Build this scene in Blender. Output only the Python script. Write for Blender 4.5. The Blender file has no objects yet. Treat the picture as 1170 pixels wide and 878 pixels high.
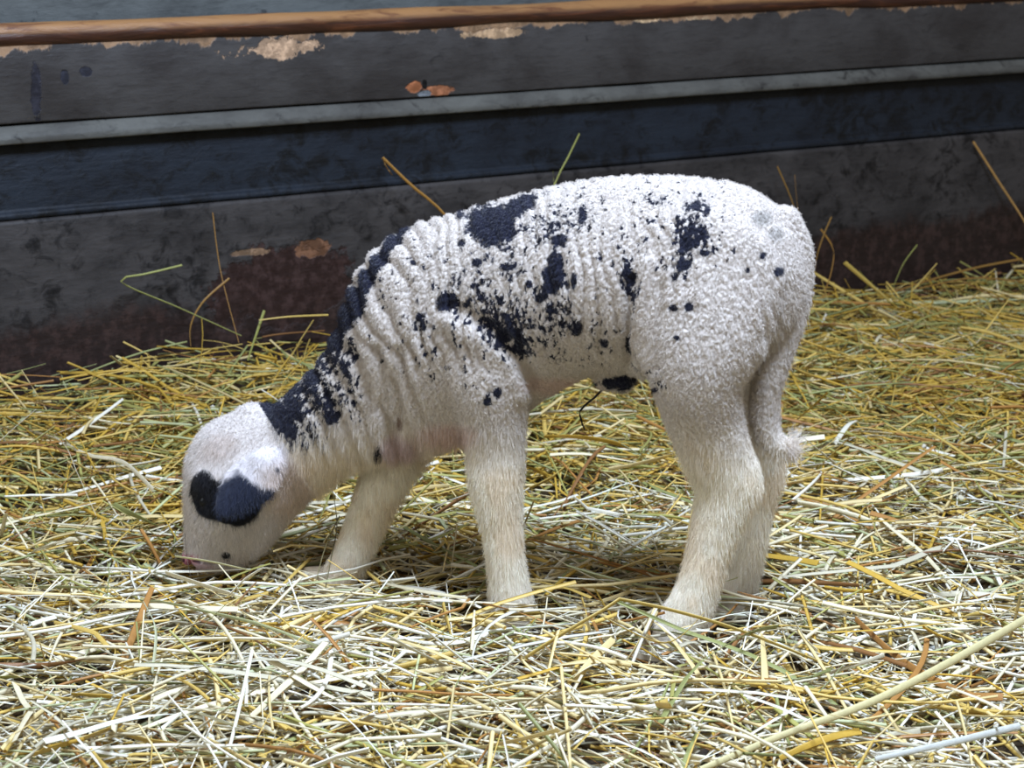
import bpy, math
import numpy as np
from mathutils import Vector

# ------------------------------------------------------------------ camera
F = 2620.0                       # focal length in pixels of a 1170 px wide frame
PITCH = math.radians(12.67)
CAM = np.array([0.0, -2.05, 0.696])
scene = bpy.context.scene
cd = bpy.data.cameras.new('camera')
cd.sensor_width = 36.0
cd.lens = F / 1170.0 * 36.0
cd.dof.use_dof = True
cd.dof.focus_distance = 2.12
cd.dof.aperture_fstop = 16.0
cd.clip_start = 0.05
cam = bpy.data.objects.new('camera', cd)
cam.location = CAM
cam.rotation_euler = (math.pi / 2 - PITCH, 0, 0)
scene.collection.objects.link(cam)
scene.camera = cam

# ------------------------------------------------------------------ light
scene.view_settings.view_transform = 'Standard'
scene.view_settings.look = 'None'
scene.view_settings.exposure = 0.0
scene.view_settings.gamma = 1.0
scene.view_settings.use_curve_mapping = False
world = bpy.data.worlds.new('barn_daylight')
scene.world = world
world.use_nodes = True
wbg = world.node_tree.nodes['Background']
wbg.inputs[0].default_value = (1.0, 0.92, 0.82, 1)
wbg.inputs[1].default_value = 0.34


def area_light(name, loc, target, size, power, col, size_y=None):
    ld = bpy.data.lights.new(name, 'AREA')
    ld.shape = 'RECTANGLE'
    ld.size = size
    ld.size_y = size_y or size
    ld.energy = power
    ld.color = col
    o = bpy.data.objects.new(name, ld)
    o.location = loc
    d = Vector(target) - Vector(loc)
    o.rotation_euler = d.to_track_quat('-Z', 'Y').to_euler()
    scene.collection.objects.link(o)
    return o


area_light('skylight', (0.42, -0.58, 2.1), (0.1, -0.33, 0.0), 0.7, 122, (0.61, 0.75, 1.0), 0.6)
area_light('barn_doorway_daylight', (-2.3, -1.0, 1.0), (0.0, 0.05, 0.15), 1.2, 19, (0.76, 0.87, 1.0), 1.5)

# ------------------------------------------------------------------ numeric helpers
cp, sp = math.cos(PITCH), math.sin(PITCH)


def P(px, py, Y):
    """point of the photograph lying in the upright plane at depth coordinate Y"""
    dx, dz = (px - 585.0), (439.0 - py)
    fw = F * cp + dz * sp
    up = -F * sp + dz * cp
    t = (Y - CAM[1]) / fw
    return np.array([CAM[0] + dx * t, Y, CAM[2] + up * t])


def PX(Y):
    return (Y - CAM[1]) / (F * cp)


def project(v):
    r = v - CAM
    depth = r[:, 1] * cp - r[:, 2] * sp
    up = r[:, 1] * sp + r[:, 2] * cp
    return 585 + F * r[:, 0] / depth, 439 - F * up / depth


def hash3(ix, iy, iz, s=0):
    h = (ix.astype(np.int64) * 73856093) ^ (iy.astype(np.int64) * 19349663) ^ (iz.astype(np.int64) * 83492791) ^ (s * 2654435761)
    h = h & 0xffffffff
    h = ((h >> 16) ^ h) * 0x45d9f3b & 0xffffffff
    h = ((h >> 16) ^ h) * 0x45d9f3b & 0xffffffff
    h = (h >> 16) ^ h
    return (h & 0xffffff) / float(0x1000000)


def vnoise(p, s=0):
    i = np.floor(p)
    f = p - i
    f = f * f * (3 - 2 * f)
    i = i.astype(np.int64)
    out = 0
    for a in (0, 1):
        wa = f[:, 0] if a else 1 - f[:, 0]
        for b in (0, 1):
            wb = f[:, 1] if b else 1 - f[:, 1]
            for c in (0, 1):
                wc = f[:, 2] if c else 1 - f[:, 2]
                out = out + wa * wb * wc * hash3(i[:, 0] + a, i[:, 1] + b, i[:, 2] + c, s)
    return out


def fbm(p, n=3, s=0):
    o, a, t = 0, 1.0, 0
    for k in range(n):
        o = o + a * vnoise(p * (2 ** k), s + k)
        t += a
        a *= 0.5
    return o / t


def worley(p, s=0):
    """distance to nearest jittered point and a random id of that cell"""
    i = np.floor(p).astype(np.int64)
    best = np.full(len(p), 9.0)
    rid = np.zeros(len(p))
    for a in (-1, 0, 1):
        for b in (-1, 0, 1):
            for c in (-1, 0, 1):
                cx, cy, cz = i[:, 0] + a, i[:, 1] + b, i[:, 2] + c
                jx = cx + hash3(cx, cy, cz, s + 1)
                jy = cy + hash3(cx, cy, cz, s + 2)
                jz = cz + hash3(cx, cy, cz, s + 3)
                d = np.sqrt((p[:, 0] - jx) ** 2 + (p[:, 1] - jy) ** 2 + (p[:, 2] - jz) ** 2)
                m = d < best
                best = np.where(m, d, best)
                rid = np.where(m, hash3(cx, cy, cz, s + 4), rid)
    return best, rid


def sstep(a, b, x):
    t = np.clip((x - a) / (b - a), 0, 1)
    return t * t * (3 - 2 * t)


def srgb(r, g, b):
    f = lambda c: c / 12.92 if c <= 0.04045 else ((c + 0.055) / 1.055) ** 2.4
    return (f(r / 255.), f(g / 255.), f(b / 255.))


def link(o, parent=None):
    scene.collection.objects.link(o)
    if parent is not None:
        o.parent = parent
    return o


def mesh_from_arrays(name, V, quads, mat=None, parent=None, smooth=True, cols=None, linked=True):
    me = bpy.data.meshes.new(name)
    V = np.asarray(V, dtype=np.float32)
    Q = np.asarray(quads, dtype=np.int32)
    me.vertices.add(len(V))
    me.vertices.foreach_set('co', V.ravel())
    k = Q.shape[1]
    me.loops.add(Q.size)
    me.loops.foreach_set('vertex_index', Q.ravel())
    me.polygons.add(len(Q))
    me.polygons.foreach_set('loop_start', np.arange(0, Q.size, k, dtype=np.int32))
    me.polygons.foreach_set('loop_total', np.full(len(Q), k, dtype=np.int32))
    me.update(calc_edges=True)
    me.validate()
    if smooth:
        me.polygons.foreach_set('use_smooth', np.ones(len(me.polygons), dtype=bool))
    if cols is not None:
        a = me.attributes.new('pigment', 'FLOAT_COLOR', 'POINT')
        c4 = np.ones((len(V), 4), dtype=np.float32)
        c4[:, :3] = cols
        a.data.foreach_set('color', c4.ravel())
    if mat:
        me.materials.append(mat)
    o = bpy.data.objects.new(name, me)
    if linked:
        link(o, parent)
    return o


# ------------------------------------------------------------------ materials
class NT:
    def __init__(self, name):
        self.m = bpy.data.materials.new(name)
        self.m.use_nodes = True
        self.t = self.m.node_tree
        self.b = self.t.nodes['Principled BSDF']

    def n(self, typ, **kw):
        nd = self.t.nodes.new(typ)
        for k, v in kw.items():
            setattr(nd, k, v)
        return nd

    def l(self, a, b):
        self.t.links.new(a, b)

    def math(self, op, a, b=None, c=None, clamp=False):
        nd = self.n('ShaderNodeMath', operation=op, use_clamp=clamp)
        for i, v in enumerate((a, b, c)):
            if v is None:
                continue
            if isinstance(v, (int, float)):
                nd.inputs[i].default_value = v
            else:
                self.l(v, nd.inputs[i])
        return nd.outputs[0]

    def noise(self, vec, scale, detail=4, rough=0.6, dist=0.0):
        nd = self.n('ShaderNodeTexNoise')
        nd.inputs['Scale'].default_value = scale
        nd.inputs['Detail'].default_value = detail
        nd.inputs['Roughness'].default_value = rough
        nd.inputs['Distortion'].default_value = dist
        self.l(vec, nd.inputs['Vector'])
        return nd.outputs['Fac']

    def step(self, v, a, b):
        nd = self.n('ShaderNodeMapRange', interpolation_type='SMOOTHSTEP')
        self.l(v, nd.inputs[0])
        nd.inputs[1].default_value = a
        nd.inputs[2].default_value = b
        return nd.outputs[0]

    def mix(self, fac, a, b):
        nd = self.n('ShaderNodeMix', data_type='RGBA')
        if isinstance(fac, (int, float)):
            nd.inputs[0].default_value = fac
        else:
            self.l(fac, nd.inputs[0])
        for i, v in ((6, a), (7, b)):
            if isinstance(v, tuple):
                nd.inputs[i].default_value = (*v[:3], 1)
            else:
                self.l(v, nd.inputs[i])
        return nd.outputs[2]

    def scaled(self, vec, s):
        nd = self.n('ShaderNodeMapping')
        nd.inputs['Scale'].default_value = s
        self.l(vec, nd.inputs['Vector'])
        return nd.outputs[0]

    def bump(self, h, dist, strength=1.0):
        nd = self.n('ShaderNodeBump')
        nd.inputs['Distance'].default_value = dist
        nd.inputs['Strength'].default_value = strength
        self.l(h, nd.inputs['Height'])
        self.l(nd.outputs[0], self.b.inputs['Normal'])


def plain(name, col, rough=0.6, spec=0.4, coat=0.0):
    t = NT(name)
    t.b.inputs['Base Color'].default_value = (*col, 1)
    t.b.inputs['Roughness'].default_value = rough
    t.b.inputs['Specular IOR Level'].default_value = spec
    t.b.inputs['Coat Weight'].default_value = coat
    return t.m


def painted_wood(name, c1, c2, dark, dark_lo, dark_hi, patches=(), bare=None, top_peel=None, rough=0.55, base_dirt=None):
    """old painted board: mottled paint, dark grime spots, worn patches of their own shape"""
    t = NT(name)
    co = t.n('ShaderNodeTexCoord').outputs['Object']
    sx = t.scaled(co, (1.0, 1.0, 1.8))
    n1 = t.noise(sx, 6.0, 5, 0.65, 0.3)
    col = t.mix(t.step(n1, 0.35, 0.68), c1, c2)
    n2 = t.noise(t.scaled(co, (1, 1, 1.3)), 34.0, 6, 0.72, 0.6)
    n2b = t.noise(co, 5.0, 3, 0.6)
    g = t.math('ADD', n2, t.math('MULTIPLY', n2b, 0.45))
    grime = t.step(g, dark_lo, dark_hi)
    col = t.mix(grime, col, dark)
    n3 = t.noise(t.scaled(co, (3.0, 1, 14.0)), 9.0, 4, 0.6)
    col = t.mix(t.math('MULTIPLY', t.step(n3, 0.5, 0.75), 0.35), col, dark)
    sep = t.n('ShaderNodeSeparateXYZ')
    t.l(co, sep.inputs[0])
    X, Z = sep.outputs[0], sep.outputs[2]
    nd = t.noise(co, 20.0, 6, 0.72, 0.2)
    masks = []
    for (u, z, ru, rz, pc, amt, wob) in patches:
        a = t.math('DIVIDE', t.math('SUBTRACT', X, float(u)), float(ru))
        b = t.math('DIVIDE', t.math('SUBTRACT', Z, float(z)), float(rz))
        d = t.math('SQRT', t.math('ADD', t.math('MULTIPLY', a, a), t.math('MULTIPLY', b, b)))
        d = t.math('ADD', d, t.math('MULTIPLY', t.math('SUBTRACT', nd, 0.5), wob * 3.0))
        m = t.math('MULTIPLY', t.math('SUBTRACT', 1.0, t.step(d, 0.88, 1.02)), amt)
        nn = t.noise(co, 60.0, 4, 0.7)
        pcol = t.mix(t.step(nn, 0.42, 0.66), pc, tuple(min(1, q * 2.1 + 0.012) for q in pc))
        col = t.mix(m, col, pcol)
        masks.append(m)
    if top_peel:
        z0, amp, pc, ledge = top_peel
        n4 = t.noise(t.scaled(co, (1, 1, 0.4)), 11.0, 6, 0.68, 0.3)
        thr = t.math('ADD', t.math('MULTIPLY', t.math('SUBTRACT', n4, 0.5), amp), Z)
        m = t.step(thr, z0, z0 + ledge)
        col = t.mix(m, col, t.mix(t.step(nd, 0.4, 0.62), pc, tuple(q * 0.45 for q in pc)))
        masks.append(m)
    if base_dirt:
        z0, amp, pc = base_dirt
        n4 = t.noise(t.scaled(co, (0.8, 1, 0.6)), 9.0, 6, 0.7, 0.3)
        thr = t.math('ADD', t.math('MULTIPLY', t.math('SUBTRACT', n4, 0.5), amp), Z)
        m = t.math('SUBTRACT', 1.0, t.step(thr, z0 - 0.012, z0 + 0.02))
        nn = t.noise(co, 45.0, 4, 0.7)
        col = t.mix(t.math('MULTIPLY', m, 0.88), col, t.mix(t.step(nn, 0.45, 0.62), pc, tuple(q * 2.4 + 0.004 for q in pc)))
    t.l(col, t.b.inputs['Base Color'])
    t.b.inputs['Roughness'].default_value = rough
    t.b.inputs['Specular IOR Level'].default_value = 0.25
    h = t.math('ADD', t.math('MULTIPLY', n2, 0.5), t.math('MULTIPLY', n3, 0.5))
    for m in masks:
        h = t.math('SUBTRACT', h, t.math('MULTIPLY', m, 0.5))
    t.bump(h, 0.003, 0.7)
    return t.m


def pigment_mat(name, rough=0.5, spec=0.3, sheen=0.0, bump=None, transl=0.0, vary=0.0):
    t = NT(name)
    at = t.n('ShaderNodeAttribute', attribute_name='pigment')
    col = at.outputs['Color']
    co = t.n('ShaderNodeTexCoord').outputs['Object']
    if vary:
        nz = t.noise(co, 160.0, 3, 0.6)
        hs = t.n('ShaderNodeHueSaturation')
        t.l(col, hs.inputs['Color'])
        t.l(t.math('ADD', t.math('MULTIPLY', nz, vary), 1 - vary / 2), hs.inputs['Value'])
        col = hs.outputs[0]
    t.l(col, t.b.inputs['Base Color'])
    t.b.inputs['Roughness'].default_value = rough
    t.b.inputs['Specular IOR Level'].default_value = spec
    t.b.inputs['Sheen Weight'].default_value = sheen
    if bump:
        t.bump(t.noise(co, bump[0], 3, 0.6), bump[1])
    if transl:
        tr = t.n('ShaderNodeBsdfTranslucent')
        t.l(col, tr.inputs[0])
        mx = t.n('ShaderNodeMixShader')
        mx.inputs[0].default_value = transl
        out = t.t.nodes['Material Output']
        t.l(t.b.outputs[0], mx.inputs[1])
        t.l(tr.outputs[0], mx.inputs[2])
        t.l(mx.outputs[0], out.inputs['Surface'])
    return t.m


# ------------------------------------------------------------------ wall and floor
WA = math.radians(34.76)
W0 = np.array([0.0, 1.275])
WD = np.array([math.cos(WA), math.sin(WA)])
WN = np.array([math.sin(WA), -math.cos(WA)])     # towards the camera


def wall_uz(px, py, out=0.0):
    """wall coordinates (along, height) of a pixel on the plane OUT metres in front of the wall plane"""
    dx, dz = px - 585.0, 439.0 - py
    d = np.array([dx, F * cp + dz * sp, -F * sp + dz * cp])
    o2 = W0 + WN * out
    t = ((o2 - CAM[:2]) @ WN) / (d[:2] @ WN)
    p = CAM + d * t
    return float((p[:2] - W0) @ WD), float(p[2])


def wall_front(x, y):
    return (np.stack([x, y], -1) - W0) @ WN       # >0 : on the camera's side


zr_top = wall_uz(585, 6)[1]
z_up_top = wall_uz(585, 24)[1]
z_led_top = wall_uz(585, 106)[1]
z_led_bot = wall_uz(585, 125, 0.012)[1]
z_dark_bot = wall_uz(585, 201)[1]
U0, U1 = -1.6, 4.2
ROTW = (0, 0, WA)
LOCW = (W0[0], W0[1], 0)


def board(name, prof, mat, parent, wob=0.0012, seed=0, u0=U0, u1=U1):
    """extrude a closed (y, z) profile along the wall with small waviness; local -y faces the room"""
    n = 380
    us = np.linspace(u0, u1, n)
    prof = np.array(prof, dtype=float)
    k = len(prof)
    V = np.zeros((n, k, 3))
    V[:, :, 0] = us[:, None]
    for j in range(k):
        q = np.stack([us * 5, np.full(n, prof[j, 0] * 40 + seed), np.full(n, prof[j, 1] * 40)], -1)
        V[:, j, 1] = prof[j, 0] + (fbm(q, 4, seed) - 0.5) * wob * 2
        V[:, j, 2] = prof[j, 1] + (fbm(q, 4, seed + 7) - 0.5) * wob * 2
    V = V.reshape(-1, 3)
    Q = []
    for i in range(n - 1):
        for j in range(k):
            a, b = i * k + j, i * k + (j + 1) % k
            Q.append((a, b, b + k, a + k))
    o = mesh_from_arrays(name, V, Q, mat, parent, smooth=False)
    bev = o.modifiers.new('soft edge', 'BEVEL')
    bev.width = 0.0025
    bev.segments = 2
    bev.limit_method = 'ANGLE'
    return o


def subdivide_profile(pts, step=0.02):
    out = []
    for i in range(len(pts)):
        a, b = np.array(pts[i]), np.array(pts[(i + 1) % len(pts)])
        m = max(1, int(np.linalg.norm(b - a) / step))
        for q in range(m):
            out.append(tuple(a + (b - a) * q / m))
    return out


paint_back = painted_wood('pale_blue_grey_paint', srgb(92, 95, 93), srgb(66, 68, 67), srgb(24, 26, 30), 0.84, 1.0)
def wp(px, py, rx, ry, col, amt=1.0, wob=0.9):
    u, z = wall_uz(px, py)
    u2, _ = wall_uz(px + rx, py)
    _, z2 = wall_uz(px, py - ry)
    return (u, z, u2 - u, z2 - z, col, amt, wob)
paint_upper = painted_wood('worn_grey_paint', srgb(68, 65, 63), srgb(50, 46, 44), srgb(24, 21, 22), 0.84, 1.06,
    patches=[wp(308, 57, 46, 11, srgb(150, 122, 96), 0.9, 1.6), wp(338, 54, 30, 9, srgb(150, 122, 96), 0.9, 1.6), wp(472, 99, 9, 7, srgb(136, 84, 54)), wp(498, 103, 18, 6, srgb(140, 90, 62)),
             wp(484, 96, 3, 6, srgb(10, 8, 10)), wp(484, 107, 8, 4, srgb(96, 100, 104)),
             wp(40, 105, 7, 30, srgb(24, 24, 34), 0.8), wp(73, 88, 5, 9, srgb(20, 22, 34), 0.8), wp(97, 82, 7, 6, srgb(20, 22, 34), 0.8),
             wp(735, 20, 22, 5, srgb(176, 148, 112), 0.9, 1.0), wp(800, 17, 18, 5, srgb(168, 140, 106), 0.9, 1.0), wp(565, 38, 36, 6, srgb(150, 122, 92), 0.9, 1.0)],
    top_peel=(z_up_top - 0.009, 0.085, srgb(150, 118, 88), 0.004))
paint_ledge = painted_wood('light_grey_ledge_paint', srgb(92, 91, 85), srgb(68, 66, 62), srgb(32, 30, 28), 0.76, 0.98)
paint_dark = painted_wood('dark_blue_paint', srgb(28, 34, 42), srgb(17, 21, 28), srgb(6, 7, 9), 0.66, 0.88)
paint_lower = painted_wood('dirty_grey_paint', srgb(66, 62, 60), srgb(44, 41, 40), srgb(20, 18, 18), 0.70, 0.92,
    patches=[wp(326, 328, 84, 50, srgb(38, 21, 17), 0.95, 0.6), wp(358, 283, 20, 12, srgb(92, 62, 42), 0.9, 0.8), wp(283, 289, 22, 4, srgb(112, 88, 66), 0.8, 1.2)],
    base_dirt=(wall_uz(100, 372)[1], 0.13, srgb(34, 21, 17)))

wall = board('wall_back', subdivide_profile([(0.05, 0.0), (0.12, 0.0), (0.12, 1.9), (0.05, 1.9)], 0.25), paint_back, None, 0.002, 3)
wall.location, wall.rotation_euler = LOCW, ROTW
wall['kind'] = 'structure'
wall['label'] = 'pale blue-grey painted barn wall above and behind the wooden boards'
def wpart(o, label):
    o['label'] = label
    return o
wpart(board('lower_board', subdivide_profile([(0.0, -0.05), (0.05, -0.05), (0.05, z_dark_bot), (0.003, z_dark_bot), (0.0, z_dark_bot - 0.004)], 0.05), paint_lower, wall, 0.0015, 11), 'dirty grey lower board with brown rot patches above the straw')
wpart(board('dark_board', subdivide_profile([(0.010, z_dark_bot), (0.05, z_dark_bot), (0.05, z_led_bot), (0.004, z_led_bot), (0.008, z_dark_bot + 0.012), (0.002, z_dark_bot + 0.008), (0.002, z_dark_bot + 0.001)], 0.05), paint_dark, wall, 0.0012, 17), 'dark blue painted middle board')
wpart(board('ledge_strip', [(-0.012, z_led_bot), (0.05, z_led_bot), (0.05, z_led_top), (-0.001, z_led_top), (-0.012, z_led_bot + 0.009)], paint_ledge, wall, 0.001, 23), 'narrow lighter grey ledge strip')
wpart(board('upper_board', subdivide_profile([(-0.003, z_led_top + 0.002), (0.05, z_led_top + 0.002), (0.05, z_up_top + 0.008), (-0.003, z_up_top + 0.008)], 0.05), paint_upper, wall, 0.0015, 29), 'grey upper board with peeling paint along its top')

# rounded worn timber rail on top
tm = NT('worn_brown_timber')
co = tm.n('ShaderNodeTexCoord').outputs['Object']
g1 = tm.noise(tm.scaled(co, (2.2, 16, 16)), 5.0, 6, 0.65, 0.8)
sepn = tm.n('ShaderNodeSeparateXYZ')
tm.l(co, sepn.inputs[0])
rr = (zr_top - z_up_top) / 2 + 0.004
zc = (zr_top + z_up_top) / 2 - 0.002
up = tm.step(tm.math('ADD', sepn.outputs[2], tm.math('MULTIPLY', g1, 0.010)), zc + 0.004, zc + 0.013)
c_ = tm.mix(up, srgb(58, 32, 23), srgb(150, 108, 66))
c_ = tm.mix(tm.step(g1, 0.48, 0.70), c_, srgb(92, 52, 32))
tm.l(c_, tm.b.inputs['Base Color'])
tm.b.inputs['Roughness'].default_value = 0.42
tm.bump(g1, 0.003, 0.7)
circ = [(-0.006 - 0.9 * rr * math.cos(a) * 1.0 + 0.010, zc + rr * math.sin(a)) for a in np.linspace(0, 2 * math.pi, 21)[:-1]]
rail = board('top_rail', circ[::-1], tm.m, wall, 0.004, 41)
for p_ in rail.data.polygons:
    p_.use_smooth = True
wpart(rail, 'rounded worn brown timber rail along the top of the boards')
# cap behind rail (closes the gap to the wall)
board('board_cap', [(-0.001, z_up_top + 0.006), (0.06, z_up_top + 0.006), (0.06, z_up_top + 0.012), (-0.001, z_up_top + 0.012)], paint_ledge, wall, 0.0005, 5)

# floor
fm = NT('packed_dark_litter')
co = fm.n('ShaderNodeTexCoord').outputs['Object']
fn = fm.noise(co, 60, 5, 0.7)
fm.l(fm.mix(fm.step(fn, 0.35, 0.7), srgb(44, 32, 20), srgb(96, 76, 40)), fm.b.inputs['Base Color'])
fm.b.inputs['Roughness'].default_value = 0.95
fm.bump(fn, 0.01)


def rise(x, y):
    """bedding height above the floor datum"""
    x = np.asarray(x, float)
    y = np.asarray(y, float)
    d = wall_front(x, y)
    p = np.stack([x * 5.0, y * 5.0, np.zeros_like(x) + 3.3], -1)
    p2 = np.stack([x * 14.0, y * 14.0, np.zeros_like(x) + 9.1], -1)
    h = (fbm(p, 2, 5) - 0.5) * 0.030 + (vnoise(p2, 9) - 0.5) * 0.014
    near = np.exp(-np.clip(d, 0, 9) / 0.22)
    amp = 0.062 - 0.055 * sstep(-0.4, 0.9, x)
    h = h + near * (amp + 0.02 * vnoise(np.stack([x * 2.2, y * 2.2, x * 0 + 7.7], -1), 31))
    # the heap the lamb noses into
    h = h + 0.008 * np.exp(-((x + 0.36) ** 2 / 0.02 + (y - 0.02) ** 2 / 0.008)) - 0.010 * np.exp(-((x + 0.29) ** 2 / 0.006 + (y - 0.15) ** 2 / 0.003))
    p3 = np.stack([x * 9.0, y * 9.0, np.zeros_like(x) + 1.1], -1)
    h = h + (vnoise(p3, 44) - 0.5) * 0.016
    # flatter where the lamb stands
    s = np.exp(-((x - 0.02) ** 2 / 0.07 + (y - 0.10) ** 2 / 0.03))
    h = h * (1 - 0.75 * s)
    return h


nx, ny = 240, 260
xs = np.linspace(-1.9, 3.6, nx)
ys = np.linspace(-1.6, 3.8, ny)
gx, gy = np.meshgrid(xs, ys)
fz = rise(gx.ravel(), gy.ravel()) - 0.030
V = np.stack([gx.ravel(), gy.ravel(), fz], -1)
idx = np.arange(nx * ny).reshape(ny, nx)
Q = np.stack([idx[:-1, :-1], idx[:-1, 1:], idx[1:, 1:], idx[1:, :-1]], -1).reshape(-1, 4)
fl = mesh_from_arrays('floor', V, Q, fm.m)
fl['kind'] = 'structure'
fl['label'] = 'dark packed litter floor under the straw'

# ------------------------------------------------------------------ the lamb: one implicit surface
H = 0.002
lo = np.array([-0.36, -0.10, -0.03])
hi = np.array([0.34, 0.32, 0.48])
dims = np.ceil((hi - lo) / H).astype(int)
field = np.full(dims, 1.0, dtype=np.float32)
ax = [lo[i] + H * np.arange(dims[i]) for i in range(3)]


def smin(a, b, k):
    h = np.clip(k - np.abs(a - b), 0, None) / k
    return np.minimum(a, b) - h * h * h * k / 6.0


def box_of(c, r):
    a = np.maximum(0, np.floor((c - r - lo) / H).astype(int))
    b = np.minimum(dims, np.ceil((c + r - lo) / H).astype(int) + 1)
    return tuple(slice(int(a[i]), int(b[i])) for i in range(3))


def catmull(A, step):
    A = np.asarray(A, float)
    out = []
    n = len(A)
    for i in range(n - 1):
        p0, p1, p2, p3 = A[max(i - 1, 0)], A[i], A[i + 1], A[min(i + 2, n - 1)]
        m = max(2, int(np.linalg.norm((p2 - p1)[:3]) / step))
        for q in range(m):
            t = q / m
            out.append(0.5 * ((2 * p1) + (-p0 + p2) * t + (2 * p0 - 5 * p1 + 4 * p2 - p3) * t * t + (-p0 + 3 * p1 - 3 * p2 + p3) * t ** 3))
    out.append(A[-1])
    return np.array(out)


WY = np.array([0.25, 0.968, 0.0])     # the lamb's sideways axis, turned a little


def chain(nodes, k=0.01, step=0.008, yaxis=WY):
    """nodes: (px, py, r_px, half_width_px, Y) -> tapered limb of elliptical section, merged into the body"""
    global field
    A = []
    for (px, py, r, w, Y) in nodes:
        A.append([*P(px, py, Y), r * PX(Y) - (0.0018 if r > 20 else 0.0006), w * PX(Y) - (0.001 if w > 18 else 0.0)])
    A = catmull(A, step)
    rmax = A[:, 3:5].max(axis=1)
    c = (A[:, :3].min(0) + A[:, :3].max(0)) / 2
    ext = (A[:, :3].max(0) - A[:, :3].min(0)) / 2 + rmax.max() + 0.02
    sl = box_of(c, ext)
    shape = field[sl].shape
    loc = np.full(shape, 1.0, dtype=np.float32)
    base = [s.start for s in sl]
    for i in range(len(A) - 1):
        a, b = A[i], A[i + 1]
        cc = (a[:3] + b[:3]) / 2
        rr = np.abs(b[:3] - a[:3]) / 2 + max(rmax[i], rmax[i + 1]) + 0.016
        s2 = box_of(cc, rr)
        s3 = tuple(slice(max(s2[q].start, sl[q].start), min(s2[q].stop, sl[q].stop)) for q in range(3))
        if any(s.stop <= s.start for s in s3):
            continue
        X, Y, Z = np.meshgrid(ax[0][s3[0]], ax[1][s3[1]], ax[2][s3[2]], indexing='ij', sparse=True)
        ba = b[:3] - a[:3]
        L2 = ba @ ba + 1e-12
        px_, py_, pz_ = X - a[0], Y - a[1], Z - a[2]
        t = np.clip((px_ * ba[0] + py_ * ba[1] + pz_ * ba[2]) / L2, 0, 1)
        qx, qy, qz = px_ - ba[0] * t, py_ - ba[1] * t, pz_ - ba[2] * t
        r = a[3] + (b[3] - a[3]) * t
        w = a[4] + (b[4] - a[4]) * t
        lat = qx * yaxis[0] + qy * yaxis[1] + qz * yaxis[2]
        rest2 = np.maximum(qx * qx + qy * qy + qz * qz - lat * lat, 0)
        k0 = np.sqrt(lat * lat / (w * w) + rest2 / (r * r)) + 1e-6
        k1 = np.sqrt(lat * lat / (w ** 4) + rest2 / (r ** 4)) + 1e-6
        d = (k0 * (k0 - 1) / k1).astype(np.float32)
        s4 = tuple(slice(s3[q].start - base[q], s3[q].stop - base[q]) for q in range(3))
        loc[s4] = np.minimum(loc[s4], d)
    field[sl] = smin(field[sl], loc, k)


def blade(center, u, v, nrm, ru, rv, rn, curv, k=0.004, curv_u=0.0, sub=False):
    """a thin curved leaf shape (ears); sub=True carves instead"""
    global field
    u, v, nrm = [np.asarray(q, float) / np.linalg.norm(q) for q in (u, v, nrm)]
    sl = box_of(np.asarray(center), np.full(3, max(ru, rv) + 0.02))
    X, Y, Z = np.meshgrid(ax[0][sl[0]], ax[1][sl[1]], ax[2][sl[2]], indexing='ij')
    X, Y, Z = X - center[0], Y - center[1], Z - center[2]
    a = X * u[0] + Y * u[1] + Z * u[2]
    b = X * v[0] + Y * v[1] + Z * v[2]
    n = X * nrm[0] + Y * nrm[1] + Z * nrm[2]
    n = n - curv * b * b - curv_u * a * a
    taper = 1.0 - 0.30 * np.clip(a / ru, -1, 1)
    bb = b / taper
    k0 = np.sqrt((a / ru) ** 2 + (bb / rv) ** 2 + (n / rn) ** 2) + 1e-6
    k1 = np.sqrt((a / ru ** 2) ** 2 + (bb / rv ** 2) ** 2 + (n / rn ** 2) ** 2) + 1e-6
    d = (k0 * (k0 - 1) / k1).astype(np.float32)
    if sub:
        field[sl] = -smin(-field[sl], d, k)
    else:
        field[sl] = smin(field[sl], d, k)


def YB(px):
    """depth of the lamb's mid line: the head end stands a little further away"""
    return 0.05 + (800 - px) * 0.00025


# trunk
chain([(812, 317, 111, 78, YB(812)), (760, 315, 114, 86, YB(760)), (700, 315, 112, 92, YB(700)), (640, 325, 110, 90, YB(640)),
       (570, 351, 117, 84, YB(570)), (515, 377, 124, 76, YB(515))], k=0.01)
# neck
chain([(515, 378, 123, 74, YB(515)), (476, 414, 102, 68, YB(470)), (438, 446, 81, 60, YB(424)), (403, 468, 67, 52, YB(384)),
       (370, 489, 59, 48, YB(360) + .005), (343, 511, 56, 45, YB(350) + .01), (314, 536, 51, 42, 0.18)], k=0.018)
# chest point between the forelegs
chain([(500, 440, 70, 50, YB(500)), (540, 440, 60, 50, YB(540))], k=0.02)
# head
HY = 0.185
chain([(300, 522, 54, 44, HY - .005), (274, 534, 63, 48, HY), (263, 562, 55, 47, HY), (254, 592, 46, 36, HY), (244, 614, 36, 27, HY), (237, 627, 28, 23, HY)], k=0.012)
chain([(314, 545, 46, 38, HY - .005), (295, 582, 38, 34, HY), (272, 612, 34, 26, HY), (250, 630, 26, 21, HY)], k=0.015)
chain([(288, 480, 20, 24, HY), (300, 478, 18, 22, HY)], k=0.012)     # woolly poll
# brow ridges and cheeks
chain([(236, 548, 15, 12, HY - .026), (250, 544, 15, 12, HY - .028)], k=0.012)
chain([(236, 548, 15, 12, HY + .034), (250, 544, 15, 12, HY + .036)], k=0.012)
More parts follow.
